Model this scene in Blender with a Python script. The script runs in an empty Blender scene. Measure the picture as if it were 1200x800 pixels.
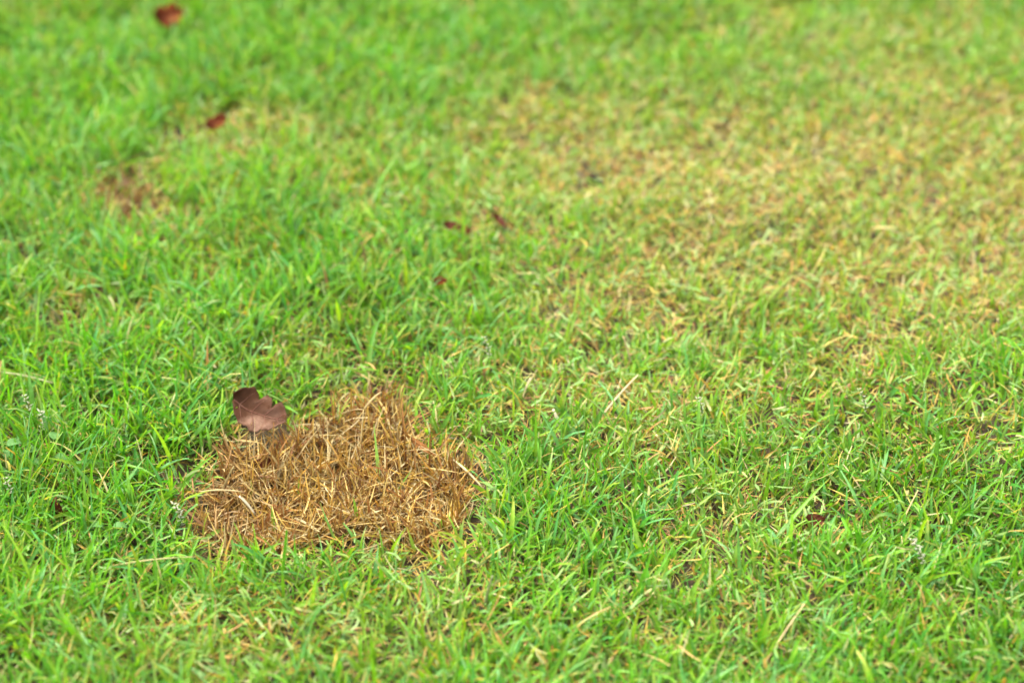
import bpy, math, random
import numpy as np

# ------------------------------------------------------------------ camera, sky, sun, exposure
SC = bpy.context.scene
COL = SC.collection
CAM_H, PITCH, LENS = 0.86, math.radians(35.0), 75.0
cd = bpy.data.cameras.new('camera')
cd.lens = LENS; cd.sensor_width = 36.0; cd.clip_start = 0.02; cd.clip_end = 3000.0
cd.dof.use_dof = True; cd.dof.focus_distance = 1.35; cd.dof.aperture_fstop = 3.6
cam = bpy.data.objects.new('camera', cd); COL.objects.link(cam)
cam.location = (0, 0, CAM_H); cam.rotation_euler = (math.pi / 2 - PITCH, 0, 0)
SC.camera = cam

SUN_EL, SUN_AZ = math.radians(66), math.radians(-60)      # azimuth from +Y towards +X
w = bpy.data.worlds.new('World'); SC.world = w; w.use_nodes = True
wn, wl = w.node_tree.nodes, w.node_tree.links
sky = wn.new('ShaderNodeTexSky'); sky.sky_type = 'NISHITA'; sky.sun_disc = False
sky.sun_elevation = SUN_EL; sky.sun_rotation = SUN_AZ
sky.air_density = 1.0; sky.dust_density = 4.0; sky.ozone_density = 0.6
hs = wn.new('ShaderNodeHueSaturation'); hs.inputs['Saturation'].default_value = .35      # bright hazy overcast: a whitish sky
wl.new(sky.outputs[0], hs.inputs['Color']); wl.new(hs.outputs[0], wn['Background'].inputs[0]); wn['Background'].inputs[1].default_value = 0.15
sl = bpy.data.lights.new('sun', 'SUN'); sl.energy = 1.3; sl.angle = math.radians(40); sl.color = (1.0, 0.95, 0.86)
sun = bpy.data.objects.new('sun', sl); COL.objects.link(sun)
sun.rotation_euler = (math.pi / 2 - SUN_EL, 0, math.pi - SUN_AZ)
sun.location = (0, 0, 4)
vs = SC.view_settings
vs.view_transform = 'Standard'; vs.look = 'None'; vs.gamma = 1.0; vs.use_curve_mapping = False; vs.exposure = 2.24

# ------------------------------------------------------------------ helpers
rng = np.random.default_rng(11)
PXF = 1200 * LENS / 36.0
SP, CP = math.sin(PITCH), math.cos(PITCH)

def to_px(x, y, z=0.0):
    d = y * CP + (CAM_H - z) * SP
    return 600 + PXF * x / d, 400 + PXF * ((CAM_H - z) * CP - y * SP) / d

_T = {}
def lattice(seed):
    if seed not in _T: _T[seed] = np.random.default_rng(seed).random((256, 256))
    return _T[seed]
def vnoise(x, y, seed):
    t = lattice(seed)
    xi, yi = np.floor(x).astype(int), np.floor(y).astype(int)
    fx, fy = x - xi, y - yi
    fx, fy = fx * fx * (3 - 2 * fx), fy * fy * (3 - 2 * fy)
    a, b = t[xi % 256, yi % 256], t[(xi + 1) % 256, yi % 256]
    c, d = t[xi % 256, (yi + 1) % 256], t[(xi + 1) % 256, (yi + 1) % 256]
    return (a * (1 - fx) + b * fx) * (1 - fy) + (c * (1 - fx) + d * fx) * fy
def fbm(x, y, scale, seed, octv=3):
    x = np.asarray(x, float) / scale; y = np.asarray(y, float) / scale
    s, a, tot = 0, 1.0, 0
    for k in range(octv):
        s = s + a * vnoise(x + 17.3 * k, y + 9.1 * k, seed + k); tot += a
        a *= .5; x = x * 2.03; y = y * 2.03
    return s / tot
def sstep(a, b, x):
    t = np.clip((x - a) / (b - a), 0, 1); return t * t * (3 - 2 * t)

# small bare hollows in the sward (pixel, radius in metres)
HOLLOWS = []
for u_, v_, r_ in [(208,160,.013),(146,212,.012),(168,218,.009),(695,214,.012),(655,108,.009),(272,140,.011),(1143,484,.010),(66,392,.011),(112,500,.012),(88,545,.007),(880,432,.007),(885,505,.007),(800,690,.008),(20,300,.008),(335,380,.008),(640,498,.009),(605,520,.008)]:
    dy_ = (400 - v_) / PXF; k_ = CAM_H / (SP - dy_ * CP)
    HOLLOWS.append((k_ * (u_ - 600) / PXF, k_ * (CP + dy_ * SP), r_))
def hollow(x, y):
    h = np.zeros(np.shape(x))
    for a_, b_, r_ in HOLLOWS: h = np.maximum(h, np.exp(-((x - a_) ** 2 + (y - b_) ** 2) / (r_ * r_)))
    return h

# ground relief (metres); the dead patch lies in a slight hollow
def height(x, y):
    x = np.asarray(x, float); y = np.asarray(y, float)
    r = np.hypot(x, y - 1.3)
    return ((fbm(x, y, .17, 3, 3) - .5) * .026 + (fbm(x, y, .03, 8, 2) - .5) * .007) * sstep(40, 8, r) - .004 - .012 * hollow(x, y)

def ground_at(u, v, z=0.0):
    """pixel of the 1200 x 800 photograph -> point z above the ground relief"""
    zz = 0.0
    for _ in range(4):
        dx, dy = (u - 600) / PXF, (400 - v) / PXF
        d = np.array([dx, CP + dy * SP, -SP + dy * CP])
        k = (CAM_H - (zz + z)) / -d[2]
        p = np.array([0, 0, CAM_H]) + d * k
        zz = float(height(p[0], p[1]))
    return p

# dead patch outline, from pixels of its edge on the ground
PATCH_PX = [(352,486),(384,462),(427,446),(473,448),(494,472),(486,500),(506,524),(550,520),(566,548),(562,590),(560,630),
            (520,652),(445,648),(375,642),(322,646),(272,662),(232,664),(216,636),(228,600),(222,570),(246,542),(272,516),(292,500)]
PATCH = np.array([ground_at(u, v, 0.012)[:2] for u, v in PATCH_PX])
PATCH = PATCH.mean(0) + (PATCH - PATCH.mean(0)) * .96
def patch_dist(x, y):
    """signed distance to the dead patch, negative inside"""
    x = np.asarray(x, float); y = np.asarray(y, float)
    best = np.full(x.shape, 9.0); inside = np.zeros(x.shape, bool)
    n = len(PATCH)
    for i in range(n):
        (ax, ay), (bx, by) = PATCH[i], PATCH[(i + 1) % n]
        ex, ey = bx - ax, by - ay
        t = np.clip(((x - ax) * ex + (y - ay) * ey) / (ex * ex + ey * ey), 0, 1)
        best = np.minimum(best, np.hypot(x - ax - t * ex, y - ay - t * ey))
        c = ((ay > y) != (by > y)) & (x < ex * (y - ay) / (ey if abs(ey) > 1e-9 else 1e-9) + ax)
        inside ^= c
    return np.where(inside, -best, best)

# health of the sward: spots of thin, yellowed grass  (pixel centre, radii, weight)
SPOTS = [(900,205,330,95,.72),(690,165,115,62,.75),(1150,285,160,80,.95),(1010,30,160,50,.42),(1150,160,190,100,.6),(840,330,230,75,.5),
         (715,455,62,32,.7),(850,600,60,32,.55),(152,236,46,26,1.3),(225,165,52,32,.65),(290,150,48,22,.55),(85,372,38,26,.72),
         (500,715,130,60,.42),(190,740,130,60,.42),(370,180,70,50,.40),(960,480,170,90,.32),(640,440,90,50,.38),(300,765,120,40,.3),
         (880,700,120,60,.25),(40,480,30,15,.2),(955,612,40,20,.5),(760,520,50,24,.45),(1140,480,40,24,.42),(380,420,80,30,.3),(620,120,60,26,.35)]
def dryness(x, y):
    u, v = to_px(x, y, 0.01)
    u = u + (fbm(x, y, .06, 21) - .5) * 60; v = v + (fbm(x, y, .06, 25) - .5) * 50
    d = np.zeros(np.shape(x))
    for cx, cy, rx, ry, wt in SPOTS:
        q = ((u - cx) / rx) ** 2 + ((v - cy) / ry) ** 2
        d = 1 - (1 - d) * (1 - np.minimum(1, wt * np.exp(-q * .85)))
    n = fbm(x, y, .045, 31, 3)
    d = d * (.55 + .9 * n) + sstep(.60, .85, n) * .30 + .10
    pd_ = patch_dist(x, y) + (fbm(x, y, .03, 36, 2) - .5) * .02
    d = np.maximum(d, .8 * np.exp(-np.maximum(pd_, 0) ** 2 / .013 ** 2))
    inview = (u > -250) & (u < 1450) & (v > -250) & (v < 1000)
    return np.clip(np.where(inview, d, .1 + sstep(.5, .8, n) * .4), 0, 1)

# ------------------------------------------------------------------ materials
def mat_blade(name, trans, rough, spec, tint=(1.25, 1.12, .7)):
    m = bpy.data.materials.new(name); m.use_nodes = True
    n, l = m.node_tree.nodes, m.node_tree.links
    p = n['Principled BSDF']; out = n['Material Output']
    a = n.new('ShaderNodeAttribute'); a.attribute_name = 'Col'
    tc = n.new('ShaderNodeNewGeometry')
    nz = n.new('ShaderNodeTexNoise'); nz.inputs['Scale'].default_value = 260; nz.inputs['Detail'].default_value = 3
    l.new(tc.outputs['Position'], nz.inputs['Vector'])
    mr = n.new('ShaderNodeMapRange'); mr.inputs[1].default_value = .3; mr.inputs[2].default_value = .7
    mr.inputs[3].default_value = .78; mr.inputs[4].default_value = 1.22
    l.new(nz.outputs[0], mr.inputs[0])
    mx = n.new('ShaderNodeMix'); mx.data_type = 'RGBA'; mx.blend_type = 'MULTIPLY'; mx.inputs[0].default_value = 1
    l.new(a.outputs['Color'], mx.inputs[6]); l.new(mr.outputs[0], mx.inputs[7])
    l.new(mx.outputs[2], p.inputs['Base Color'])
    p.inputs['Roughness'].default_value = rough; p.inputs['Specular IOR Level'].default_value = spec
    tr = n.new('ShaderNodeBsdfTranslucent')
    t2 = n.new('ShaderNodeMix'); t2.data_type = 'RGBA'; t2.blend_type = 'MULTIPLY'; t2.inputs[0].default_value = 1
    t2.inputs[7].default_value = (*tint, 1); l.new(mx.outputs[2], t2.inputs[6]); l.new(t2.outputs[2], tr.inputs[0])
    ms = n.new('ShaderNodeMixShader'); ms.inputs[0].default_value = trans
    l.new(p.outputs[0], ms.inputs[1]); l.new(tr.outputs[0], ms.inputs[2]); l.new(ms.outputs[0], out.inputs[0])
    return m
M_GREEN = mat_blade('living_grass', .45, .42, .36, (1.15, 1.15, .45))
M_STRAW = mat_blade('dry_straw', .22, .55, .35, (1.1, 1.0, .85))

def mat_leaf(name, c1, c2, c3, scale=90, trans=.12):
    m = bpy.data.materials.new(name); m.use_nodes = True
    n, l = m.node_tree.nodes, m.node_tree.links
    p = n['Principled BSDF']
    tc = n.new('ShaderNodeTexCoord'); nz = n.new('ShaderNodeTexNoise'); nz.inputs['Scale'].default_value = scale
    nz.inputs['Detail'].default_value = 5; nz.inputs['Roughness'].default_value = .65
    l.new(tc.outputs['Object'], nz.inputs['Vector'])
    r = n.new('ShaderNodeValToRGB'); e = r.color_ramp.elements
    e[0].position = .30; e[0].color = (*c1, 1); e[1].position = .72; e[1].color = (*c3, 1)
    k = e.new(.5); k.color = (*c2, 1)
    l.new(nz.outputs[0], r.inputs[0]); l.new(r.outputs[0], p.inputs['Base Color'])
    b = n.new('ShaderNodeBump'); b.inputs['Strength'].default_value = .5; b.inputs['Distance'].default_value = .0006
    n2 = n.new('ShaderNodeTexNoise'); n2.inputs['Scale'].default_value = scale * 6; l.new(tc.outputs['Object'], n2.inputs['Vector'])
    l.new(n2.outputs[0], b.inputs['Height']); l.new(b.outputs[0], p.inputs['Normal'])
    p.inputs['Roughness'].default_value = .6; p.inputs['Specular IOR Level'].default_value = .10
    tr = n.new('ShaderNodeBsdfTranslucent'); l.new(r.outputs[0], tr.inputs[0])
    ms = n.new('ShaderNodeMixShader'); ms.inputs[0].default_value = trans
    l.new(p.outputs[0], ms.inputs[1]); l.new(tr.outputs[0], ms.inputs[2]); l.new(ms.outputs[0], n['Material Output'].inputs[0])
    return m
M_OAK = mat_leaf('brown_leaf', (.026, .009, .003), (.060, .024, .010), (.20, .115, .075), 38)
M_OAKVEIN = mat_leaf('leaf_vein', (.06, .022, .012), (.11, .045, .028), (.16, .08, .05), 200)
M_RED = mat_leaf('red_leaf', (.055, .009, .002), (.10, .020, .003), (.18, .050, .006), 90)
M_MAROON = mat_leaf('maroon_leaf', (.040, .010, .004), (.075, .020, .008), (.12, .042, .020), 90)
M_ORANGE = mat_leaf('orange_leaf', (.13, .05, .012), (.20, .085, .022), (.28, .14, .045), 90)
M_WEED = mat_leaf('weed_leaf', (.055, .14, .03), (.09, .20, .05), (.13, .26, .08), 60, .3)
M_PALESEED = mat_leaf('pale_seed', (.36, .37, .22), (.45, .45, .30), (.54, .53, .40), 400, .3)
M_DARKSEED = mat_leaf('dark_seed', (.09, .05, .02), (.16, .10, .04), (.24, .17, .07), 400)
M_STALK = mat_leaf('green_stalk', (.07, .13, .02), (.11, .18, .035), (.15, .22, .05), 200, .2)

def mat_soil():
    m = bpy.data.materials.new('soil'); m.use_nodes = True
    n, l = m.node_tree.nodes, m.node_tree.links
    p = n['Principled BSDF']; g = n.new('ShaderNodeNewGeometry')
    nz = n.new('ShaderNodeTexNoise'); nz.inputs['Scale'].default_value = 120; nz.inputs['Detail'].default_value = 6
    l.new(g.outputs['Position'], nz.inputs['Vector'])
    r = n.new('ShaderNodeValToRGB'); e = r.color_ramp.elements
    e[0].position = .3; e[0].color = (.022, .013, .005, 1); e[1].position = .75; e[1].color = (.085, .058, .022, 1)
    l.new(nz.outputs[0], r.inputs[0])
    n3 = n.new('ShaderNodeTexNoise'); n3.inputs['Scale'].default_value = 3; n3.inputs['Detail'].default_value = 8
    l.new(g.outputs['Position'], n3.inputs['Vector'])
    r2 = n.new('ShaderNodeValToRGB'); e = r2.color_ramp.elements
    e[0].position = .3; e[0].color = (.030, .075, .006, 1); e[1].position = .75; e[1].color = (.060, .11, .012, 1)
    l.new(n3.outputs[0], r2.inputs[0])
    vl = n.new('ShaderNodeVectorMath'); vl.operation = 'LENGTH'; l.new(g.outputs['Position'], vl.inputs[0])
    mr = n.new('ShaderNodeMapRange'); mr.inputs[1].default_value = 8.0; mr.inputs[2].default_value = 10.5
    l.new(vl.outputs['Value'], mr.inputs[0])
    mx = n.new('ShaderNodeMix'); mx.data_type = 'RGBA'; l.new(mr.outputs[0], mx.inputs[0])
    l.new(r.outputs[0], mx.inputs[6]); l.new(r2.outputs[0], mx.inputs[7]); l.new(mx.outputs[2], p.inputs['Base Color'])
    b = n.new('ShaderNodeBump'); b.inputs['Strength'].default_value = .9; b.inputs['Distance'].default_value = .003
    l.new(nz.outputs[0], b.inputs['Height']); l.new(b.outputs[0], p.inputs['Normal'])
    p.inputs['Roughness'].default_value = .9
    return m

# ------------------------------------------------------------------ mesh builders
def link(name, me, mat, parent=None):
    o = bpy.data.objects.new(name, me); COL.objects.link(o)
    if mat: me.materials.append(mat)
    if parent: o.parent = parent
    return o
def tag(o, label, cat=None, group=None, kind=None):
    o['label'] = label
    if cat: o['category'] = cat
    if group: o['group'] = group
    if kind: o['kind'] = kind
    return o
def raw_mesh(name, V, F, colr=None, smooth=True):
    """V (n,3), F (m,4) numpy -> mesh, quick path for very many blades"""
    me = bpy.data.meshes.new(name)
    me.vertices.add(len(V)); me.vertices.foreach_set('co', np.ascontiguousarray(V, np.float32).ravel())
    k = F.shape[1]
    me.loops.add(F.size); me.loops.foreach_set('vertex_index', np.ascontiguousarray(F, np.int32).ravel())
    me.polygons.add(len(F)); me.polygons.foreach_set('loop_start', np.arange(0, F.size, k, dtype=np.int32))
    me.update(calc_edges=True)
    me.polygons.foreach_set('use_smooth', np.full(len(F), smooth))
    if colr is not None:
        a = me.attributes.new('Col', 'FLOAT_COLOR', 'POINT')
        a.data.foreach_set('color', np.ascontiguousarray(np.c_[colr, np.ones(len(colr))], np.float32).ravel())
    return me

def blades(base, az, elev, length, width, bend, roll, cb, cm, ct, nseg=4, across=3, fold=.35, cut=None, sway=None):
    """ribbons: base (N,3); az heading; elev start elevation; bend total droop; cb/cm/ct colours (N,3) at base, middle, tip"""
    N = len(az)
    t = np.linspace(0, 1, nseg + 1)
    if cut is None: cut = np.zeros(N)
    if sway is None: sway = np.zeros(N)
    th = elev[:, None] - bend[:, None] * t[None] ** 1.4
    hz = az[:, None] + sway[:, None] * t[None]
    T = np.stack([np.cos(th) * np.cos(hz), np.cos(th) * np.sin(hz), np.sin(th)], -1)
    mid = (T[:, 1:] + T[:, :-1]) / 2
    C = np.concatenate([np.zeros((N, 1, 3)), np.cumsum(mid * (length[:, None, None] / nseg), 1)], 1) + base[:, None]
    S = np.stack([-np.sin(hz), np.cos(hz), np.zeros_like(hz)], -1)
    U = np.cross(T, S)
    r = roll[:, None] * (.6 + .4 * t[None])
    cr, sr = np.cos(r)[..., None], np.sin(r)[..., None]
    S, U = S * cr + U * sr, U * cr - S * sr
    tip = np.clip(1 - t ** 3.2, 0.04, 1)
    prof = (0.62 + 0.38 * np.sin(np.pi * np.clip(t * 1.1 + .12, 0, 1))) * 1.0
    wd = width[:, None] * .5 * prof[None] * (tip[None] * (1 - cut[:, None]) + cut[:, None])
    if across == 3:
        P = np.stack([C - S * wd[..., None] + U * (wd * fold)[..., None], C, C + S * wd[..., None] + U * (wd * fold)[..., None]], 2)
    else:
        P = np.stack([C - S * wd[..., None], C + S * wd[..., None]], 2)
    V = P.reshape(-1, 3)
    i = np.arange(nseg)[:, None]; j = np.arange(across - 1)[None]
    a = (i * across + j).ravel()
    q = np.stack([a, a + 1, a + 1 + across, a + across], 1)
    F = (q[None] + (np.arange(N) * (nseg + 1) * across)[:, None, None]).reshape(-1, 4)
    tt = t[None, :, None]
    lo = np.clip(1 - tt / .35, 0, 1); hi = np.clip((tt - .55) / .45, 0, 1)
    K = cb[:, None] * lo + ct[:, None] * hi + cm[:, None] * (1 - lo - hi)
    K = np.repeat(K[:, :, None], across, 2)
    if across == 3: K[:, :, 1] *= 1.10
    return V, F, K.reshape(-1, 3)

class Heap:
    def __init__(s): s.V, s.F, s.K, s.n = [], [], [], 0
    def add(s, vfk):
        V, F, K = vfk; s.V.append(V); s.F.append(F + s.n); s.K.append(K); s.n += len(V)
    def mesh(s, name): return raw_mesh(name, np.concatenate(s.V), np.concatenate(s.F), np.concatenate(s.K))

def mixc(a, b, t): return np.asarray(a)[None] * (1 - t[:, None]) + np.asarray(b)[None] * t[:, None]
def pick(pal, n, p=None): return np.asarray(pal)[rng.choice(len(pal), n, p=p)]

GREENS = [(.066,.220,.008),(.092,.265,.010),(.132,.305,.012),(.050,.200,.018),(.070,.248,.050),(.18,.320,.014),(.122,.295,.080)]
GP = [.2,.21,.14,.12,.14,.09,.10]
PALEG = [(.26,.31,.035),(.28,.32,.07),(.36,.34,.045),(.23,.30,.08)]
STRAWS = [(.42,.31,.06),(.42,.35,.11),(.40,.26,.04),(.37,.22,.03),(.41,.36,.16),(.40,.32,.065)]
RUSTS = [(.30,.14,.04),(.37,.19,.055),(.24,.105,.035),(.42,.25,.08)]

def sward(heap, bx, by, dry, tall, detail, hfun=height):
    """tillers of living grass: each root carries two to four leaves fanned out"""
    n0 = len(bx)
    k = rng.integers(2, 5, n0); idx = np.repeat(np.arange(n0), k); N = len(idx)
    first = np.r_[0, np.cumsum(k)[:-1]]
    order = np.arange(N) - first[idx]
    x, y, d, tl = bx[idx], by[idx], dry[idx], tall[idx]
    az0 = rng.uniform(0, 2 * np.pi, n0)
    az = az0[idx] + order * 2.4 + rng.normal(0, .5, N)
    lean = (fbm(x, y, .12, 41, 2) - .5) * 6
    w_l = .45
    az = np.arctan2(np.sin(az) + w_l * np.sin(lean * 2 + 1), np.cos(az) + w_l * np.cos(lean * 2 + 1))
    h0 = rng.uniform(.001, .012, N) * tl
    base = np.stack([x + rng.normal(0, .0016, N), y + rng.normal(0, .0016, N), hfun(x, y) + h0], 1)
    L = rng.gamma(9, .0025, N) * tl * (1 - .30 * d)
    L = np.clip(L, .010, .058)
    elev = np.radians(np.clip(rng.normal(62, 19, N), 8, 89))
    bend = np.abs(rng.normal(.55, .45, N)) * np.where(rng.random(N) < .12, 2.2, 1)
    W = np.clip(rng.normal(.0021, .0007, N), .0008, .0040) * (1 - .15 * d)
    roll = rng.normal(0, .7, N); sway = rng.normal(0, .35, N)
    cut = np.where(rng.random(N) < .45, rng.uniform(.25, .75, N), 0.0)
    g = pick(GREENS, N, GP)
    hue = fbm(x, y, .09, 51, 3)
    g = g * (0.80 + .45 * hue)[:, None]
    yel = np.clip(d * 1.15 + rng.normal(0, .16, N) - .12, 0, 1)
    g = g * (1 - .55 * yel[:, None]) + pick(PALEG, N) * (.55 * yel[:, None])
    dead = rng.random(N) < np.clip(.05 + .42 * d, 0, .6)
    s = pick(STRAWS, N); rr = rng.random(N) < .30; s[rr] = pick(RUSTS, rr.sum())
    g[dead] = s[dead]
    L[dead] *= .85; bend[dead] *= 1.3; elev[dead] *= .85; W[dead] *= .62
    cb = g * .55 + pick([(.34,.33,.13),(.30,.22,.09),(.20,.27,.06)], N) * .45
    tipdry = (rng.random(N) < .25)[:, None]
    ct = np.where(tipdry, g * .4 + pick(STRAWS, N) * .6, g * 1.08)
    det = detail[idx]
    for flag, ns, ac in ((True, 4, 3), (False, 3, 2)):
        q = det == flag
        if q.any():
            heap.add(blades(base[q], az[q], elev[q], L[q], W[q], bend[q], roll[q], cb[q], g[q], ct[q], ns, ac, .38, cut[q], sway[q]))

def litter(heap, x, y, dry, hfun=height, pal=None, lo=.001, hi=.010, wid=(.0006, .0014), ln=(.007, .020), nseg=2, flat=.25):
    """clippings and thatch lying low between the tillers"""
    N = len(x)
    base = np.stack([x, y, hfun(x, y) + rng.uniform(lo, hi, N)], 1)
    az = rng.uniform(0, 2 * np.pi, N); elev = rng.normal(.08, flat, N)
    s = pick(STRAWS, N) * rng.uniform(.6, 1.1, N)[:, None]
    q = rng.random(N) < .2; s[q] = pick(RUSTS, q.sum())
    q = rng.random(N) < .38 * (1 - dry); s[q] = pick(PALEG, q.sum()) * .8
    if pal is not None: s = pick(pal, N) * rng.uniform(.7, 1.12, N)[:, None]
    heap.add(blades(base, az, elev, rng.uniform(*ln, N), rng.uniform(*wid, N), rng.normal(.1, .3, N), rng.normal(0, .6, N),
                    s * .9, s, s * 1.05, nseg, 2, .3, np.full(N, .6), rng.normal(0, .6, N)))

# ------------------------------------------------------------------ the ground
fine = np.arange(-1.5, 1.5001, .0125)
outer = np.geomspace(1.6, 900, 46)
xs = np.r_[-outer[::-1], fine, outer]; ys = xs + 1.3
gx, gy = np.meshgrid(xs, ys, indexing='ij')
gz = height(gx, gy) - np.where(patch_dist(gx, gy) < 0, .002, 0) + (fbm(gx, gy, .012, 61, 2) - .5) * .004 * (np.hypot(gx, gy - 1.3) < 2)
n1, n2 = gx.shape
a = (np.arange(n1 - 1)[:, None] * n2 + np.arange(n2 - 1)[None]).ravel()
gF = np.stack([a, a + n2, a + n2 + 1, a + 1], 1)
go = link('ground', raw_mesh('ground', np.stack([gx, gy, gz], -1).reshape(-1, 3), gF), mat_soil())
tag(go, 'dark brown soil of the lawn showing between the blades', 'ground', kind='structure')

OAK = ground_at(305, 486, .02); BRN = ground_at(152, 238, .012)
# ------------------------------------------------------------------ the living lawn round the camera's view
X0, X1, Y0, Y1 = -.75, .75, .5, 2.0
def scatter(n): return rng.uniform(X0, X1, n), rng.uniform(Y0, Y1, n)
def view_mask(x, y, m=60):
    u, v = to_px(x, y); return (u > -m) & (u < 1200 + m) & (v > -m) & (v < 800 + m + 40)

x, y = scatter(90000)
q = view_mask(x, y, 150) | (rng.random(len(x)) < .5); x, y = x[q], y[q]
pd = patch_dist(x, y) + (fbm(x, y, .022, 71, 2) - .5) * .030
d = dryness(x, y)
keep = (pd > -.014) & (rng.random(len(x)) < np.clip(1.0 - .42 * d, .2, 1) * (.10 + .95 * sstep(-.014, .014, pd)) * (1 - 1.3 * hollow(x, y)) * (np.hypot(x - OAK[0], y - OAK[1] - .004) > .019) * np.where(np.hypot(x - BRN[0], (y - BRN[1]) * .7) < .026, .42, 1))
x, y, d, pd = x[keep], y[keep], d[keep], pd[keep]
u, v = to_px(x, y)
tall = (.80 + .45 * fbm(x, y, .07, 81, 3)) * (1.12 - .22 * sstep(250, 750, u)) * (1 - .2 * d)
lawn = Heap()
sward(lawn, x, y, d, tall, view_mask(x, y))
lo = link('lawn_grass', lawn.mesh('lawn_grass'), M_GREEN)
tag(lo, 'living green lawn grass with short mown blades and yellowing spots', 'grass', kind='stuff')

# thatch
x, y = scatter(110000); d = dryness(x, y); pd = patch_dist(x, y)
q = (rng.random(len(x)) < (.45 + .7 * d) * (1 - hollow(x, y))) & (pd > 0); x, y, d = x[q], y[q], d[q]
th = Heap(); litter(th, x, y, d, lo=.001, hi=.013)
x, y = scatter(9000); d = dryness(x, y); pd = patch_dist(x, y)
q = (rng.random(len(x)) < .15 + d) & (pd > 0); x, y, d = x[q], y[q], d[q]
litter(th, x, y, d, lo=.010, hi=.022, wid=(.0006, .0014), ln=(.008, .022), flat=.7, nseg=3)
x, y = scatter(42000); d = dryness(x, y); pd = patch_dist(x, y)
q = (pd > .004) & (np.hypot(x - OAK[0], y - OAK[1]) > .026) & (np.hypot(x - BRN[0], (y - BRN[1]) * .7) > .026) & view_mask(x, y) & (hollow(x, y) < .35); x, y, d = x[q], y[q], d[q]
litter(th, x, y, d, lo=.004, hi=.022, wid=(.0008, .0020), ln=(.005, .014), flat=.6, nseg=2, pal=[(.16,.27,.06),(.13,.26,.03),(.20,.28,.08),(.17,.29,.05),(.27,.27,.08),(.11,.24,.02)])
to = link('thatch', th.mesh('thatch'), M_STRAW)
tag(to, 'straw coloured thatch and clippings lying between the green blades', 'thatch', kind='stuff')

# ------------------------------------------------------------------ the dead patch
bx0, by0 = PATCH.min(0) - .03; bx1, by1 = PATCH.max(0) + .03
def in_patch(n, edge=0.0):
    x, y = rng.uniform(bx0, bx1, n), rng.uniform(by0, by1, n)
    pd = patch_dist(x, y) + (fbm(x, y, .022, 71, 2) - .5) * .030
    q = pd < edge; return x[q], y[q], pd[q]
dp = Heap()
GOLD = [(.38,.225,.032),(.42,.27,.05),(.32,.17,.022),(.42,.30,.08),(.20,.095,.02),(.40,.31,.14),(.14,.065,.018),(.25,.13,.03),(.34,.20,.04)]
PALE = [(.41,.31,.12),(.44,.35,.17),(.38,.27,.085),(.40,.31,.13),(.36,.24,.06)]
def stubble(n, pal, el, els, ln, wd, edge=-.008, h=(.0, .004), bendm=.25):
    x, y, pd = in_patch(n, edge); q = np.hypot(x - OAK[0], y - OAK[1] + .004) > .020; x, y, pd = x[q], y[q], pd[q]; N = len(x)
    base = np.stack([x, y, height(x, y) + rng.uniform(*h, N)], 1)
    u, v = to_px(x, y)
    c = pick(pal, N) * rng.uniform(.72, 1.12, N)[:, None] * (.8 + .4 * fbm(x, y, .03, 91, 2))[:, None]
    ru = (.55 * sstep(320, 235, u) * sstep(.4, .6, fbm(x, y, .02, 97, 2) + .1))[:, None]; c = c * (1 - ru) + pick(RUSTS, N) * .75 * ru
    L = rng.uniform(*ln, N) * (.85 + .5 * fbm(x, y, .04, 95, 2)) * np.where(pd < -.02, .95, 1.05)
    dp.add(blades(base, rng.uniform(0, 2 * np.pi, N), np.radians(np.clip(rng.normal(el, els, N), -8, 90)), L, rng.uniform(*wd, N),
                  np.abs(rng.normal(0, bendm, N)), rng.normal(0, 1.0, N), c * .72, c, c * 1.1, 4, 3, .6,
                  np.where(rng.random(N) < .6, rng.uniform(.3, .8, N), 0.0), rng.normal(0, .5, N)))
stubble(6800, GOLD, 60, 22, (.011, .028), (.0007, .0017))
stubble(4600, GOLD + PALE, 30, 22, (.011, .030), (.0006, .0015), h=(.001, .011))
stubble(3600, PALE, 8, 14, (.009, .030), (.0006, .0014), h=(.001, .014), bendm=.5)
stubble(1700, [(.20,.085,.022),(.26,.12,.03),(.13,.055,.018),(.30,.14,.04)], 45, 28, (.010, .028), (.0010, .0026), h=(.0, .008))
sx0, sy0 = ground_at(152, 234, .012)[:2]
N = 340; rr_ = .024 * np.sqrt(rng.random(N)); aa_ = rng.uniform(0, 6.283, N); x, y = sx0 + rr_ * np.cos(aa_) * 1.2, sy0 + rr_ * np.sin(aa_) * 1.5
c = pick(RUSTS + GOLD, N) * rng.uniform(.3, .8, N)[:, None]
dp.add(blades(np.stack([x, y, height(x, y) + rng.uniform(.002, .014, N)], 1), rng.uniform(0, 6.283, N), np.radians(rng.normal(25, 25, N)), rng.uniform(.010, .026, N),
              rng.uniform(.0008, .002, N), np.abs(rng.normal(0, .3, N)), rng.normal(0, 1, N), c * .8, c, c, 4, 3, .5, np.full(N, .5), rng.normal(0, .5, N)))
do = link('dead_grass', dp.mesh('dead_grass'), M_STRAW)
tag(do, 'round patch of dead golden brown grass stubble in the green lawn', 'dead grass', kind='stuff')

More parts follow.
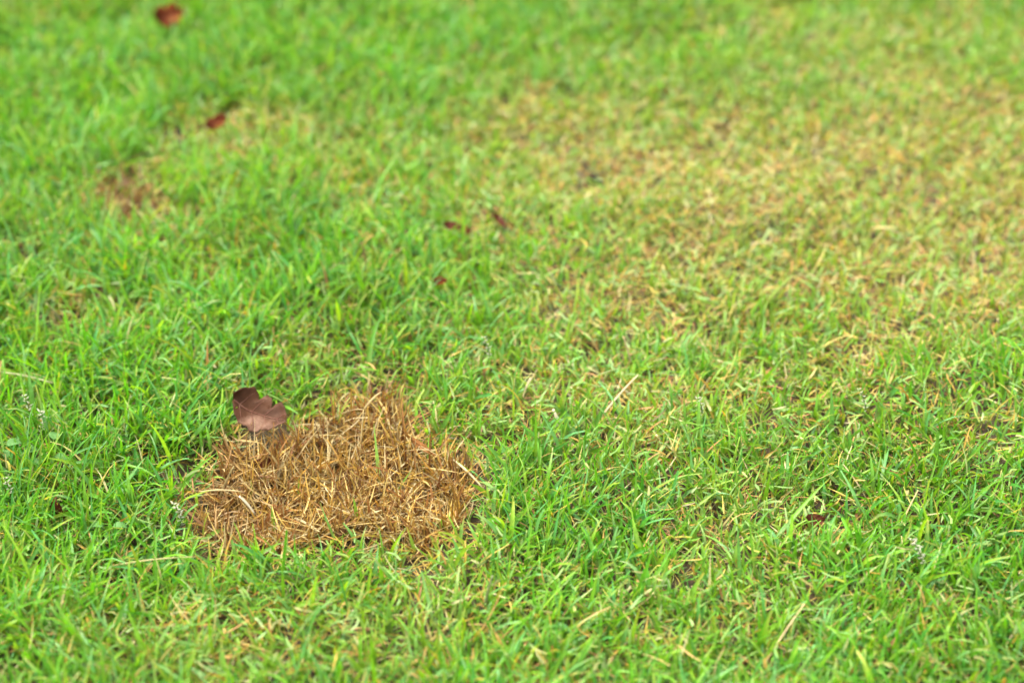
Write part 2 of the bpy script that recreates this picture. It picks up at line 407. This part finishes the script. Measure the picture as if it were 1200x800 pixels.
# ------------------------------------------------------------------ the lawn further out: one tile of grass repeated by geometry nodes
TILE = .5
flat0 = lambda x, y: np.zeros(np.shape(x))
n = 4200
x, y = rng.uniform(-TILE / 2, TILE / 2, n), rng.uniform(-TILE / 2, TILE / 2, n)
ot = Heap()
dd = np.clip(fbm(x + 5, y + 5, .06, 33, 3) * 1.0 - .42, 0, 1)
sward(ot, x, y, dd, np.full(n, 1.0), np.zeros(n, bool), flat0)
x, y = rng.uniform(-TILE / 2, TILE / 2, 2200), rng.uniform(-TILE / 2, TILE / 2, 2200)
litter(ot, x, y, np.full(2200, .3), flat0)
oo = link('outer_lawn_grass', ot.mesh('outer_lawn_grass'), M_GREEN)
tag(oo, 'the same mown green lawn grass stretching away on all sides', 'grass', kind='stuff')
ng = bpy.data.node_groups.new('spread_lawn', 'GeometryNodeTree')
ng.interface.new_socket('Geometry', in_out='INPUT', socket_type='NodeSocketGeometry')
ng.interface.new_socket('Geometry', in_out='OUTPUT', socket_type='NodeSocketGeometry')
NT = 22
gi, gout = ng.nodes.new('NodeGroupInput'), ng.nodes.new('NodeGroupOutput')
gr = ng.nodes.new('GeometryNodeMeshGrid')
NG = 2 * NT + 1
for k_, v_ in (('Size X', TILE * 2 * NT), ('Size Y', TILE * 2 * NT), ('Vertices X', NG), ('Vertices Y', NG)): gr.inputs[k_].default_value = v_
tf = ng.nodes.new('GeometryNodeTransform'); tf.inputs['Translation'].default_value = (0, 1.25, 0)
pos = ng.nodes.new('GeometryNodeInputPosition')
sub = ng.nodes.new('ShaderNodeVectorMath'); sub.operation = 'SUBTRACT'; sub.inputs[1].default_value = (0, 1.25, 0)
ab = ng.nodes.new('ShaderNodeVectorMath'); ab.operation = 'ABSOLUTE'
sx = ng.nodes.new('ShaderNodeSeparateXYZ')
mxn = ng.nodes.new('ShaderNodeMath'); mxn.operation = 'MAXIMUM'
gt = ng.nodes.new('ShaderNodeMath'); gt.operation = 'GREATER_THAN'; gt.inputs[1].default_value = .6
ln_ = ng.nodes.new('ShaderNodeVectorMath'); ln_.operation = 'LENGTH'
lt = ng.nodes.new('ShaderNodeMath'); lt.operation = 'LESS_THAN'; lt.inputs[1].default_value = 11.0
an = ng.nodes.new('ShaderNodeMath'); an.operation = 'MULTIPLY'
ip = ng.nodes.new('GeometryNodeInstanceOnPoints')
ri = ng.nodes.new('FunctionNodeRandomValue'); ri.data_type = 'INT'
ri.inputs[4].default_value = 0; ri.inputs[5].default_value = 3
ml = ng.nodes.new('ShaderNodeMath'); ml.operation = 'MULTIPLY'; ml.inputs[1].default_value = math.pi / 2
cb_ = ng.nodes.new('ShaderNodeCombineXYZ')
L_ = ng.links.new
L_(gr.outputs['Mesh'], tf.inputs['Geometry']); L_(tf.outputs[0], ip.inputs['Points']); L_(gi.outputs[0], ip.inputs['Instance'])
L_(pos.outputs[0], sub.inputs[0]); L_(sub.outputs[0], ab.inputs[0]); L_(ab.outputs[0], sx.inputs[0])
L_(sx.outputs[0], mxn.inputs[0]); L_(sx.outputs[1], mxn.inputs[1]); L_(mxn.outputs[0], gt.inputs[0])
L_(sub.outputs[0], ln_.inputs[0]); L_(ln_.outputs['Value'], lt.inputs[0])
L_(gt.outputs[0], an.inputs[0]); L_(lt.outputs[0], an.inputs[1]); L_(an.outputs[0], ip.inputs['Selection'])
L_(ri.outputs[2], ml.inputs[0]); L_(ml.outputs[0], cb_.inputs[2]); L_(cb_.outputs[0], ip.inputs['Rotation'])
L_(ip.outputs[0], gout.inputs[0])
md = oo.modifiers.new('spread', 'NODES'); md.node_group = ng

# ------------------------------------------------------------------ single things
def empty(name, loc, rz=0.0):
    o = bpy.data.objects.new(name, None); COL.objects.link(o); o.empty_display_size = .01
    o.location = loc; o.rotation_euler = (0, 0, rz); return o
def tube(name, pts, rad, mat, parent=None, seg=6):
    pts = np.asarray(pts, float); n = len(pts); rad = np.broadcast_to(np.asarray(rad, float), (n,))
    T = np.gradient(pts, axis=0); T /= np.linalg.norm(T, axis=1)[:, None] + 1e-12
    ref = np.array([.31, .17, .93]); A = np.cross(T, ref); A /= np.linalg.norm(A, axis=1)[:, None]; B = np.cross(T, A)
    an = np.linspace(0, 2 * np.pi, seg, endpoint=False)
    V = (pts[:, None] + rad[:, None, None] * (A[:, None] * np.cos(an)[None, :, None] + B[:, None] * np.sin(an)[None, :, None])).reshape(-1, 3)
    F = []
    for i in range(n - 1):
        for j in range(seg):
            F.append((i * seg + j, i * seg + (j + 1) % seg, (i + 1) * seg + (j + 1) % seg, (i + 1) * seg + j))
    F += [tuple(range(seg))[::-1], tuple((n - 1) * seg + k for k in range(seg))]
    me = bpy.data.meshes.new(name); me.from_pydata([tuple(p) for p in V], [], F)
    for p in me.polygons: p.use_smooth = True
    return link(name, me, mat, parent)

def leaf(name, loc, rot, L, W, mat, veinmat, label, lobes=3, depth=.38, up=(.6, -.35), curl=.25, seed=1, veins=5, petiole=.3, group=None, cat='leaf'):
    """a lobed fallen leaf: x along the midrib, up = rise of the far and near half, curl = sag along the midrib"""
    r = np.random.default_rng(seed)
    root = empty(name, loc); root.rotation_euler = rot
    ns, nt = 44, 17
    s = np.linspace(0, 1, ns); t = np.linspace(-1, 1, nt)
    def surf(ss, tt):
        hw = np.sin(np.pi * np.clip(ss, 0, 1) ** .72) ** .62 * W / 2
        ph = lobes * np.pi * (ss * 1.02 + .03) + .45 * np.sin(ss * 6.5 + seed)
        lob = 1 - depth * (1 - np.abs(np.sin(ph)) ** .42) * sstep(.0, .9, np.abs(tt)) * np.where(tt > 0, 1.1, .35)
        lob = lob * (1 + .05 * np.sin(ss * 57 + seed) * np.abs(tt))
        yy = tt * hw * lob
        xx = L * (ss - .5) + np.abs(tt) * hw * .22
        rise = np.where(tt > 0, up[0], up[1])
        zz = np.abs(yy) * rise + curl * L * (2 * ss - 1) ** 2 * .5
        zz = zz - np.abs(yy) ** 2 / (W / 2) * rise * .35
        zz = zz + .9 * W * np.clip(.30 - ss, 0, 1) ** 1.5 * (1 + tt) + .05 * W * np.sin(ss * 8 + tt * 3.1 + seed) * np.abs(tt) + .022 * W * np.sin(ss * 23 - tt * 5 + seed * 2) * np.abs(tt)
        return np.stack([xx, yy, zz], -1)
    Sg, Tg = np.meshgrid(s, t, indexing='ij')
    V = surf(Sg, Tg).reshape(-1, 3)
    a = (np.arange(ns - 1)[:, None] * nt + np.arange(nt - 1)[None]).ravel()
    F = np.stack([a, a + nt, a + nt + 1, a + 1], 1)
    b = link('leaf_blade', raw_mesh('leaf_blade', V, F), mat, root)
    so = b.modifiers.new('thickness', 'SOLIDIFY'); so.thickness = .0004; so.offset = 0
    sm = np.linspace(.02, .96, 12)
    mp = surf(sm, np.zeros(12)); mp[:, 2] += .0003
    tube('midrib', mp, np.linspace(.00065, .0002, 12), veinmat, root)
    for k in range(veins):
        for sg in (-1, 1):
            s0 = .12 + .7 * k / max(1, veins - 1); q = np.linspace(0, .86, 7)
            vp = surf(np.clip(s0 + q * .13, 0, .98), sg * q); vp[:, 2] += .0002
            tube('side_vein', vp, np.linspace(.00034, .00012, 7), veinmat, root, 5)
    if petiole:
        p0 = surf(np.array([.02]), np.array([0.]))[0]
        q = np.linspace(0, 1, 6)[:, None]
        tube('leaf_stalk', p0 + q * np.array([-petiole * L, .08 * L, -.12 * L]) + q ** 2 * np.array([0, 0, .1 * L]), np.linspace(.0006, .0008, 6), veinmat, root)
    return tag(root, label, cat, group)

# the big curled leaf at the edge of the dead patch
leaf('fallen_leaf', ground_at(304, 486, .023), (math.radians(4), math.radians(8), math.radians(-18)), .038, .028, M_OAK, M_OAKVEIN,
     'curled brown lobed dead leaf lying at the edge of the dead grass patch', lobes=3, depth=.56, up=(.70, -.15), curl=.14, seed=4, veins=4, petiole=0)
leaf('fallen_leaf', ground_at(198, 19, .031), (math.radians(40), math.radians(-10), math.radians(20)), .026, .022, M_RED, M_MAROON,
     'bright red brown leaf resting on the green grass beyond the other leaves', lobes=2, depth=.55, up=(.5, .1), curl=.3, seed=5, veins=2, petiole=0)
leaf('fallen_leaf', ground_at(254, 143, .024), (math.radians(35), math.radians(-20), math.radians(25)), .019, .011, M_RED, M_MAROON,
     'dark red leaf tucked in pale grass near a dark hollow', lobes=2, depth=.3, up=(.5, -.1), curl=.2, seed=6, veins=2, petiole=.2)
leaf('leaf_scrap', ground_at(531, 265, .028), (math.radians(30), 0, math.radians(-10)), .014, .0065, M_MAROON, M_MAROON,
     'maroon leaf scrap with a tiny crumb of leaf beside it in the grass', lobes=1, depth=.2, up=(.4, -.2), curl=.3, seed=7, veins=0, petiole=0, cat='leaf scrap')
leaf('leaf_scrap', ground_at(548, 271, .027), (math.radians(50), 0, math.radians(60)), .007, .005, M_RED, M_MAROON,
     'tiny red crumb of leaf beside a maroon leaf scrap', lobes=1, depth=.2, up=(.4, -.2), curl=.3, seed=8, veins=0, petiole=0, cat='leaf scrap')
leaf('leaf_scrap', ground_at(586, 258, .020), (math.radians(35), math.radians(20), math.radians(-45)), .015, .006, M_MAROON, M_MAROON,
     'narrow maroon leaf scrap fading to pink at one end', lobes=1, depth=.2, up=(.3, -.2), curl=.2, seed=9, veins=0, petiole=0, cat='leaf scrap')
leaf('leaf_scrap', ground_at(67, 600, .020), (math.radians(10), math.radians(70), math.radians(80)), .020, .010, M_MAROON, M_MAROON,
     'upright dark brown leaf scrap half hidden among dense green blades', lobes=1, depth=.2, up=(.3, -.1), curl=.2, seed=10, veins=0, petiole=0, cat='leaf scrap')
leaf('leaf_scrap', ground_at(953, 610, .016), (math.radians(40), 0, math.radians(10)), .014, .009, M_MAROON, M_MAROON,
     'dark brown leaf scrap in a small gap under crossing grass blades', lobes=1, depth=.2, up=(.3, -.1), curl=.2, seed=11, veins=0, petiole=0, cat='leaf scrap')
leaf('leaf_scrap', ground_at(307, 543, .012), (math.radians(40), 0, math.radians(30)), .015, .007, M_MAROON, M_MAROON,
     'dark reddish leaf scrap below the curled leaf in the dead grass', lobes=1, depth=.2, up=(.3, -.1), curl=.2, seed=12, veins=0, petiole=0, cat='leaf scrap')
leaf('leaf_scrap', ground_at(496, 524, .018), (math.radians(35), math.radians(10), math.radians(-40)), .020, .004, M_ORANGE, M_ORANGE,
     'orange brown strip of dead leaf at the rim of the dead grass', lobes=1, depth=.1, up=(.3, -.1), curl=.15, seed=13, veins=0, petiole=0, cat='leaf scrap')
leaf('leaf_scrap', ground_at(516, 329, .024), (math.radians(35), 0, math.radians(10)), .010, .006, M_RED, M_MAROON,
     'small rusty leaf scrap sunk behind a bluish green blade', lobes=1, depth=.2, up=(.3, -.1), curl=.2, seed=14, veins=0, petiole=0, cat='leaf scrap')

def crumb(px, size, label, seed):  # added dark lump standing in for the shade inside a hollow of the sward
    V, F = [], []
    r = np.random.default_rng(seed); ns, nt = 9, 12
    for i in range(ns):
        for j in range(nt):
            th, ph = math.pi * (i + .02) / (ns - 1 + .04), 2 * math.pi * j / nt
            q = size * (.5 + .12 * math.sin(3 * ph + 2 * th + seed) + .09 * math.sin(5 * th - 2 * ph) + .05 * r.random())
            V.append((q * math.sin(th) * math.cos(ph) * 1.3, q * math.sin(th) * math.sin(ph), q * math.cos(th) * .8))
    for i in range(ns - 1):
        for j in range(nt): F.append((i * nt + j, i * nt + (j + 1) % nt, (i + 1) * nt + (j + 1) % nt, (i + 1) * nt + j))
    me = bpy.data.meshes.new('hollow_shade_lump'); me.from_pydata(V, [], F)
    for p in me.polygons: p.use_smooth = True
    o = link('hollow_shade_lump', me, M_HOLLOW_SHADE); o.location = ground_at(*px)
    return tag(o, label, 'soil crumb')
M_HOLLOW_SHADE = mat_leaf('hollow_shade', (.006, .004, .002), (.012, .008, .003), (.028, .019, .008), 300, 0)  # near black: the shade of a hollow put into the colour
crumb((208,160,.013), .013, 'dark lump standing in for a shaded hollow with a pale blade beside it near the dark red leaf', 2)
crumb((696,213,.010), .010, 'small dark lump standing in for a shaded hole in the yellowed grass', 5)
crumb((273,138,.014), .009, 'tiny dark lump standing in for a shaded hollow next to the dark red leaf', 8)
def strip(name, A, B, w_, sag, colr, mat, label, cat, group=None, mid=None, fold=.4, taper=True, tipcol=None, basecol=None):
    """one blade or straw from A to B (points), width w_, sag = how far its middle arches up"""
    A, B = np.asarray(A, float), np.asarray(B, float)
    n = 9; t = np.linspace(0, 1, n)[:, None]
    C = A + (B - A) * t
    if mid is not None:
        M = np.asarray(mid, float); C = A * (1 - t) ** 2 + 2 * t * (1 - t) * (2 * M - .5 * (A + B)) + B * t ** 2
    C = C + np.array([0, 0, 1]) * sag * 4 * t * (1 - t)
    T = np.gradient(C, axis=0); T /= np.linalg.norm(T, axis=1)[:, None]
    view = np.array([rng.normal(0, .6), -.35 + rng.normal(0, .35), .85])
    S = np.cross(T, view); S /= np.linalg.norm(S, axis=1)[:, None] + 1e-9; U = np.cross(S, T)
    tt = t[:, 0]
    wd = w_ / 2 * (.7 + .3 * np.sin(np.pi * np.clip(tt * 1.1 + .1, 0, 1))) * (np.clip(1 - tt ** 3.5, .06, 1) if taper else 1)
    V = np.stack([C - S * wd[:, None] + U * (wd * fold)[:, None], C, C + S * wd[:, None] + U * (wd * fold)[:, None]], 1).reshape(-1, 3)
    A0 = A.copy()
    F = []
    for i in range(n - 1):
        for j in range(2): F.append((i * 3 + j, i * 3 + j + 1, i * 3 + j + 4, i * 3 + j + 3))
    c = np.asarray(colr, float); c0 = c if basecol is None else np.asarray(basecol); c1 = c * 1.08 if tipcol is None else np.asarray(tipcol)
    lo_, hi_ = np.clip(1 - t / .4, 0, 1), np.clip((t - .6) / .4, 0, 1)
    K = np.repeat((c0 * lo_ + c1 * hi_ + c * (1 - lo_ - hi_))[:, None], 3, 1); K[:, 1] *= 1.1
    o = link(name, raw_mesh(name, V - A0, np.array(F), K.reshape(-1, 3)), mat)
    o.location = A0
    if mat is M_STRAW:
        so = o.modifiers.new('thickness', 'SOLIDIFY'); so.thickness = .00025; so.offset = 0
    return tag(o, label, cat, group)

# long straws one can pick out
ST = [((704,489,.012),(748,439,.030),.0014,(.62,.54,.36),'long pale straw standing slantwise in a dry spot of the lawn'),
      ((740,428,.010),(730,394,.030),.0015,(.56,.45,.25),'short tan straw bent upright behind the dry spot of the lawn'),
      ((421,545,.010),(426,480,.030),.0013,(.55,.42,.20),'upright golden straw meeting a forked straw in the dead patch'),
      ((426,480,.030),(447,459,.036),.0014,(.58,.44,.21),'raised arm of the forked golden straw in the dead patch'),
      ((400,485,.024),(426,480,.030),.0012,(.55,.42,.22),'level arm of the forked golden straw in the dead patch'),
      ((255,589,.008),(274,546,.034),.0014,(.60,.47,.24),'tall slanting straw crossing a level straw in the dead patch'),
      ((234,576,.026),(284,576,.026),.0011,(.60,.46,.25),'level thin straw crossed by a slanting one in the dead patch'),
      ((280,581,.024),(299,603,.014),.0019,(.68,.62,.50),'whitish flat straw lying in the dead patch'),
      ((532,539,.022),(567,573,.014),.0015,(.60,.49,.30),'pale straw lying along the rim of the dead patch'),
      ((550,549,.010),(540,520,.030),.0030,(.52,.34,.14),'broad tan dead blade upright at the rim of the dead patch'),
      ((1016,586,.010),(988,544,.024),.0013,(.62,.52,.30),'thin pale straw slanting through dense green blades'),
      ((1052,624,.010),(1076,574,.026),.0012,(.55,.42,.20),'crooked tan straw rising beside a bright green blade'),
      ((893,783,.010),(943,707,.030),.0017,(.58,.46,.26),'long tan straw slanting through the thick green grass'),
      ((130,663,.022),(230,652,.028),.0012,(.36,.34,.12),'long yellowish stem lying level over green grass'),
      ((0,436,.024),(62,449,.024),.0015,(.42,.46,.22),'pale greenish stem lying level above the lush grass'),
      ((76,381,.012),(54,355,.024),.0032,(.56,.47,.32),'broad faded dead blade lying over a brown gap'),
      ((658,506,.008),(648,479,.026),.0028,(.64,.58,.44),'broad whitish dead blade stub with a torn tip'),
      ((567,713,.008),(577,674,.034),.0017,(.46,.48,.28),'single pale greenish straw standing up from the turf'),
      ((860,520,.012),(880,560,.016),.0013,(.56,.45,.26),'short straw lying among mixed green and tan blades'),
      ((612,470,.010),(622,443,.026),.0026,(.55,.46,.30),'faded tan blade beside a clump of dry litter'),]
for A, B, w_, c, lb in ST:
    strip('dry_straw', ground_at(*A), ground_at(*B), w_ * .9, .0015, np.array(c) * np.array((.62, .60, .48)), M_STRAW, lb, 'straw', 'single straws standing out from the turf', taper=False)

strip('dry_straw', ground_at(211, 182, .008), ground_at(208, 160, .026), .0035, .002, (.40,.37,.24), M_STRAW, 'pale dead blade standing against the dark lump of a shaded hollow', 'straw', 'single straws standing out from the turf')
# green blades inside the dead patch
for A, B, w_, lb in [((458,512,.004),(443,474,.028),.0034,'short broad green blade with yellow foot inside the dead patch'),
                     ((446,580,.004),(438,496,.034),.0024,'tall thin green blade standing upright inside the dead patch'),
                     ((298,592,.003),(294,561,.020),.0034,'short clipped green blade among golden stubble'),
                     ((324,636,.003),(318,592,.026),.0034,'yellowish green blade at the front of the dead patch'),
                     ((458,590,.004),(482,551,.020),.0018,'thin curved olive blade inside the dead patch'),
                     ((576,584,.006),(549,566,.026),.0032,'green blade leaning inward from the rim of the dead patch'),
                     ((352,590,.003),(350,560,.020),.0024,'pale olive blade among the stubble in the middle of the dead patch'),
                     ((422,622,.003),(414,582,.026),.0034,'yellow green blade leaning over the front of the dead patch')]:
    strip('grass_blade', ground_at(*A), ground_at(*B), w_, .0015, (.15,.27,.025), M_GREEN, lb, 'grass blade', 'green blades inside the dead patch',
          basecol=(.40,.33,.10), tipcol=(.13,.27,.03))

# blades that stand out of the lawn
BL = [((42,446,.004),(47,328,.055),.0044,0),((128,600,.006),(171,535,.034),.0046,1),((120,590,.006),(88,545,.032),.0046,1),((158,514,.008),(120,480,.028),.0042,1),
      ((174,594,.010),(210,573,.030),.0040,0),((18,692,.004),(54,628,.034),.0042,1),((118,722,.004),(108,666,.036),.0044,1),((158,745,.003),(153,698,.034),.0050,0),
      ((657,484,.006),(647,441,.032),.0048,1),((661,522,.004),(664,470,.034),.0042,1),((664,500,.006),(687,475,.026),.0042,0),((974,520,.004),(974,449,.042),.0046,1),
      ((961,562,.004),(955,506,.038),.0050,1),((1090,524,.004),(1073,478,.032),.0052,0),((1141,430,.004),(1134,392,.034),.0052,1),((866,700,.004),(864,610,.044),.0042,1),
      ((863,706,.004),(849,638,.040),.0042,0),((902,640,.008),(972,560,.032),.0040,0),((986,582,.004),(984,538,.032),.0048,1),((994,674,.006),(957,632,.026),.0044,0),
      ((521,364,.006),(505,332,.028),.0046,1),((515,436,.004),(513,388,.036),.0048,1),((736,522,.004),(732,478,.034),.0042,0),((1176,470,.004),(1168,420,.040),.0046,0),
      ((440,790,.004),(432,740,.034),.0052,0),((690,730,.004),(700,670,.036),.0046,0),((250,720,.004),(232,660,.036),.0044,0),((332,720,.004),(330,655,.038),.0046,0),
      ((205,575,.006),(255,530,.030),.0038,0),((790,640,.006),(812,590,.030),.0042,1),((604,560,.006),(562,512,.030),.0042,1),((1110,640,.004),(1128,590,.032),.0044,0)]
OWN = {0: 'very tall bright green blade standing clear of the lush grass', 1: 'broad blade crossing another in a V beside a round leaved weed',
       2: 'broad blade leaning away to the other side of the V beside a round leaved weed', 4: 'bright blade leaning towards the dead patch beside a fluffy seed stalk',
       6: 'bluish blade with pale tip standing below the two leaved seedling', 8: 'broad bluish blade standing over a whitish dead blade stub', 9: 'bluish blade rising in front of a whitish dead blade stub',
       10: 'bright blade leaning aside next to a whitish dead blade stub', 11: 'tall upright bluish blade behind a slim white seed stalk', 15: 'tall pale bluish blade, farther upright one of a close pair',
       16: 'long bright blade leaning beside a tall pale bluish blade', 17: 'long bright stem like blade slanting above a dark brown leaf scrap', 19: 'bright blade slanting below a dark brown leaf scrap',
       20: 'bluish blade leaning in front of a small rusty leaf scrap', 22: 'bright blade standing in front of the long pale straw', 27: 'bright blade standing up in front of the dead patch', 28: 'bright blade reaching over the rim of the dead patch below the curled leaf',
       30: 'bluish blade leaning over the rim of the dead patch beside pale straw'}
for i_, (A, B, w_, blue) in enumerate(BL):
    c = (.11,.26,.050) if blue else (.13,.28,.016)
    strip('grass_blade', ground_at(*A), ground_at(*B), w_ * .75, .002, c, M_GREEN,
          OWN[i_] if i_ in OWN else 'broad bluish green grass blade standing out of the lawn' if blue else 'broad bright green grass blade standing out of the lawn',
          'grass blade', 'broad bluish green blades standing out of the lawn' if blue else 'broad bright green blades standing out of the lawn', basecol=(.16,.26,.05))

# seed stalks
def seed_stalk(foot, top, label, mat, n=16, head=.45, size=.0011, group=None):
    A, B = ground_at(*foot), ground_at(*top)
    root = empty('seed_stalk', A)
    q = np.linspace(0, 1, 10)[:, None]
    P = (B - A) * q + np.array([.004, 0, .0]) * np.sin(q * np.pi)
    tube('stem', P, np.linspace(.0006, .00035, 10), M_STALK if mat is M_PALESEED else M_DARKSEED, root, 6)
    r = random.Random(int(foot[0] * 7 + foot[1]))
    V, F = [], []
    for k in range(n):
        f = 1 - head * (k + .5) / n
        c = np.array([np.interp(f, q[:, 0], P[:, i]) for i in range(3)])
        an = k * 2.4; off = np.array([math.cos(an), math.sin(an), .5]) * size * r.uniform(.7, 1.5)
        dr = off / np.linalg.norm(off) * size * r.uniform(1.2, 2.0)
        c = c + off; s1 = np.cross(dr, (0, 0, 1.)); s1 = s1 / np.linalg.norm(s1) * size * .55; s2 = np.cross(dr, s1); s2 = s2 / np.linalg.norm(s2) * size * .55
        b = len(V); V += [tuple(c - dr), tuple(c + s1), tuple(c + s2), tuple(c - s1), tuple(c - s2), tuple(c + dr)]
        F += [(b, b + 2, b + 1), (b, b + 3, b + 2), (b, b + 4, b + 3), (b, b + 1, b + 4), (b + 5, b + 1, b + 2), (b + 5, b + 2, b + 3), (b + 5, b + 3, b + 4), (b + 5, b + 4, b + 1)]
    me = bpy.data.meshes.new('seed_head'); me.from_pydata(V, [], F)
    h = link('seed_head', me, mat, root); h['kind'] = 'stuff'
    return tag(root, label, 'seed stalk', group)
seed_stalk((421,352,.006),(424,284,.050), 'thin dark seed stalk rising alone from the middle of the lawn', M_DARKSEED, 14, .35, .0009)
seed_stalk((28,505,.008),(27,463,.040), 'pale feathery seed stalk beside a fluffy tan one', M_PALESEED, 20, .75, .0011)
seed_stalk((42,515,.008),(47,482,.036), 'fluffy tan seed stalk among broad green blades', M_PALESEED, 26, .85, .0013)
seed_stalk((4,600,.008),(5,560,.036), 'whitish seed stalk low among lush blades', M_PALESEED, 20, .8, .0011)
seed_stalk((206,625,.006),(203,590,.030), 'whitish fluffy seed stalk beside the dead patch', M_PALESEED, 26, .9, .0013)
seed_stalk((814,500,.008),(817,466,.034), 'white seed stalk among short mixed blades', M_PALESEED, 22, .8, .0011)
seed_stalk((219,415,.008),(221,376,.040), 'thin seed stalk beaded with tiny pale seeds', M_PALESEED, 12, .8, .0008)
seed_stalk((567,435,.008),(566,395,.036), 'slender greyish seed stalk behind the dead patch', M_PALESEED, 16, .6, .0010)
seed_stalk((1008,500,.008),(1006,455,.036), 'slim white seed stalk beside a broad upright blade', M_PALESEED, 16, .6, .0009)
seed_stalk((706,420,.008),(704,384,.034), 'small brown seed stalk behind the long pale straw', M_DARKSEED, 10, .5, .0008)
seed_stalk((1078,680,.008),(1068,632,.038), 'brownish fuzzy seed stalk in the thick turf', M_PALESEED, 22, .6, .0012)

# round-leaved seedlings
def weed(px, leaves, label):
    A = ground_at(*px); root = empty('weed_seedling', A)
    for k, (dx, dy, dz, L, W, yaw) in enumerate(leaves):
        tip = np.array([dx, dy, dz]); q = np.linspace(0, 1, 6)[:, None]
        tube('stem', tip * q + np.array([0, 0, -.006]) * (1 - q), .00045, M_STALK, root, 5)
        ns, nt = 12, 7; s = np.linspace(0, 1, ns); t = np.linspace(-1, 1, nt); S, T = np.meshgrid(s, t, indexing='ij')
        hw = W / 2 * np.sqrt(np.clip(1 - (2 * S - 1) ** 2, 0.002, 1)) * (1.05 - .2 * S)
        X, Y = L * S, T * hw; Z = .25 * np.abs(Y) + .0012 * np.sin(S * 3) - .2 * X * S
        c_, s_ = math.cos(yaw), math.sin(yaw)
        V = np.stack([X * c_ - Y * s_, X * s_ + Y * c_, Z], -1).reshape(-1, 3) + tip
        a = (np.arange(ns - 1)[:, None] * nt + np.arange(nt - 1)[None]).ravel()
        b = link('leaf', raw_mesh('leaf', V, np.stack([a, a + nt, a + nt + 1, a + 1], 1)), M_WEED, root)
        so = b.modifiers.new('thickness', 'SOLIDIFY'); so.thickness = .0003; so.offset = 0
    return tag(root, label, 'weed')
weed((130,640,.006), [(-.003,.0,.016,.008,.0055,math.radians(170)),(.003,.0,.016,.009,.006,math.radians(5))], 'tiny seedling with two pale oval leaves in the green turf')
weed((62,545,.006), [(.002,.004,.018,.009,.009,math.radians(80)),(-.008,-.002,.014,.010,.008,math.radians(190)),(.004,-.004,.012,.011,.007,math.radians(-40)),(-.004,-.006,.010,.009,.007,math.radians(240))], 'round leaved weed with grey green leaves under lush blades')
weed((12,545,.006), [(.0,.0,.016,.010,.008,math.radians(30)),(-.002,.0,.012,.009,.007,math.radians(-60))], 'two leaved grey green weed beside a whitish seed stalk')
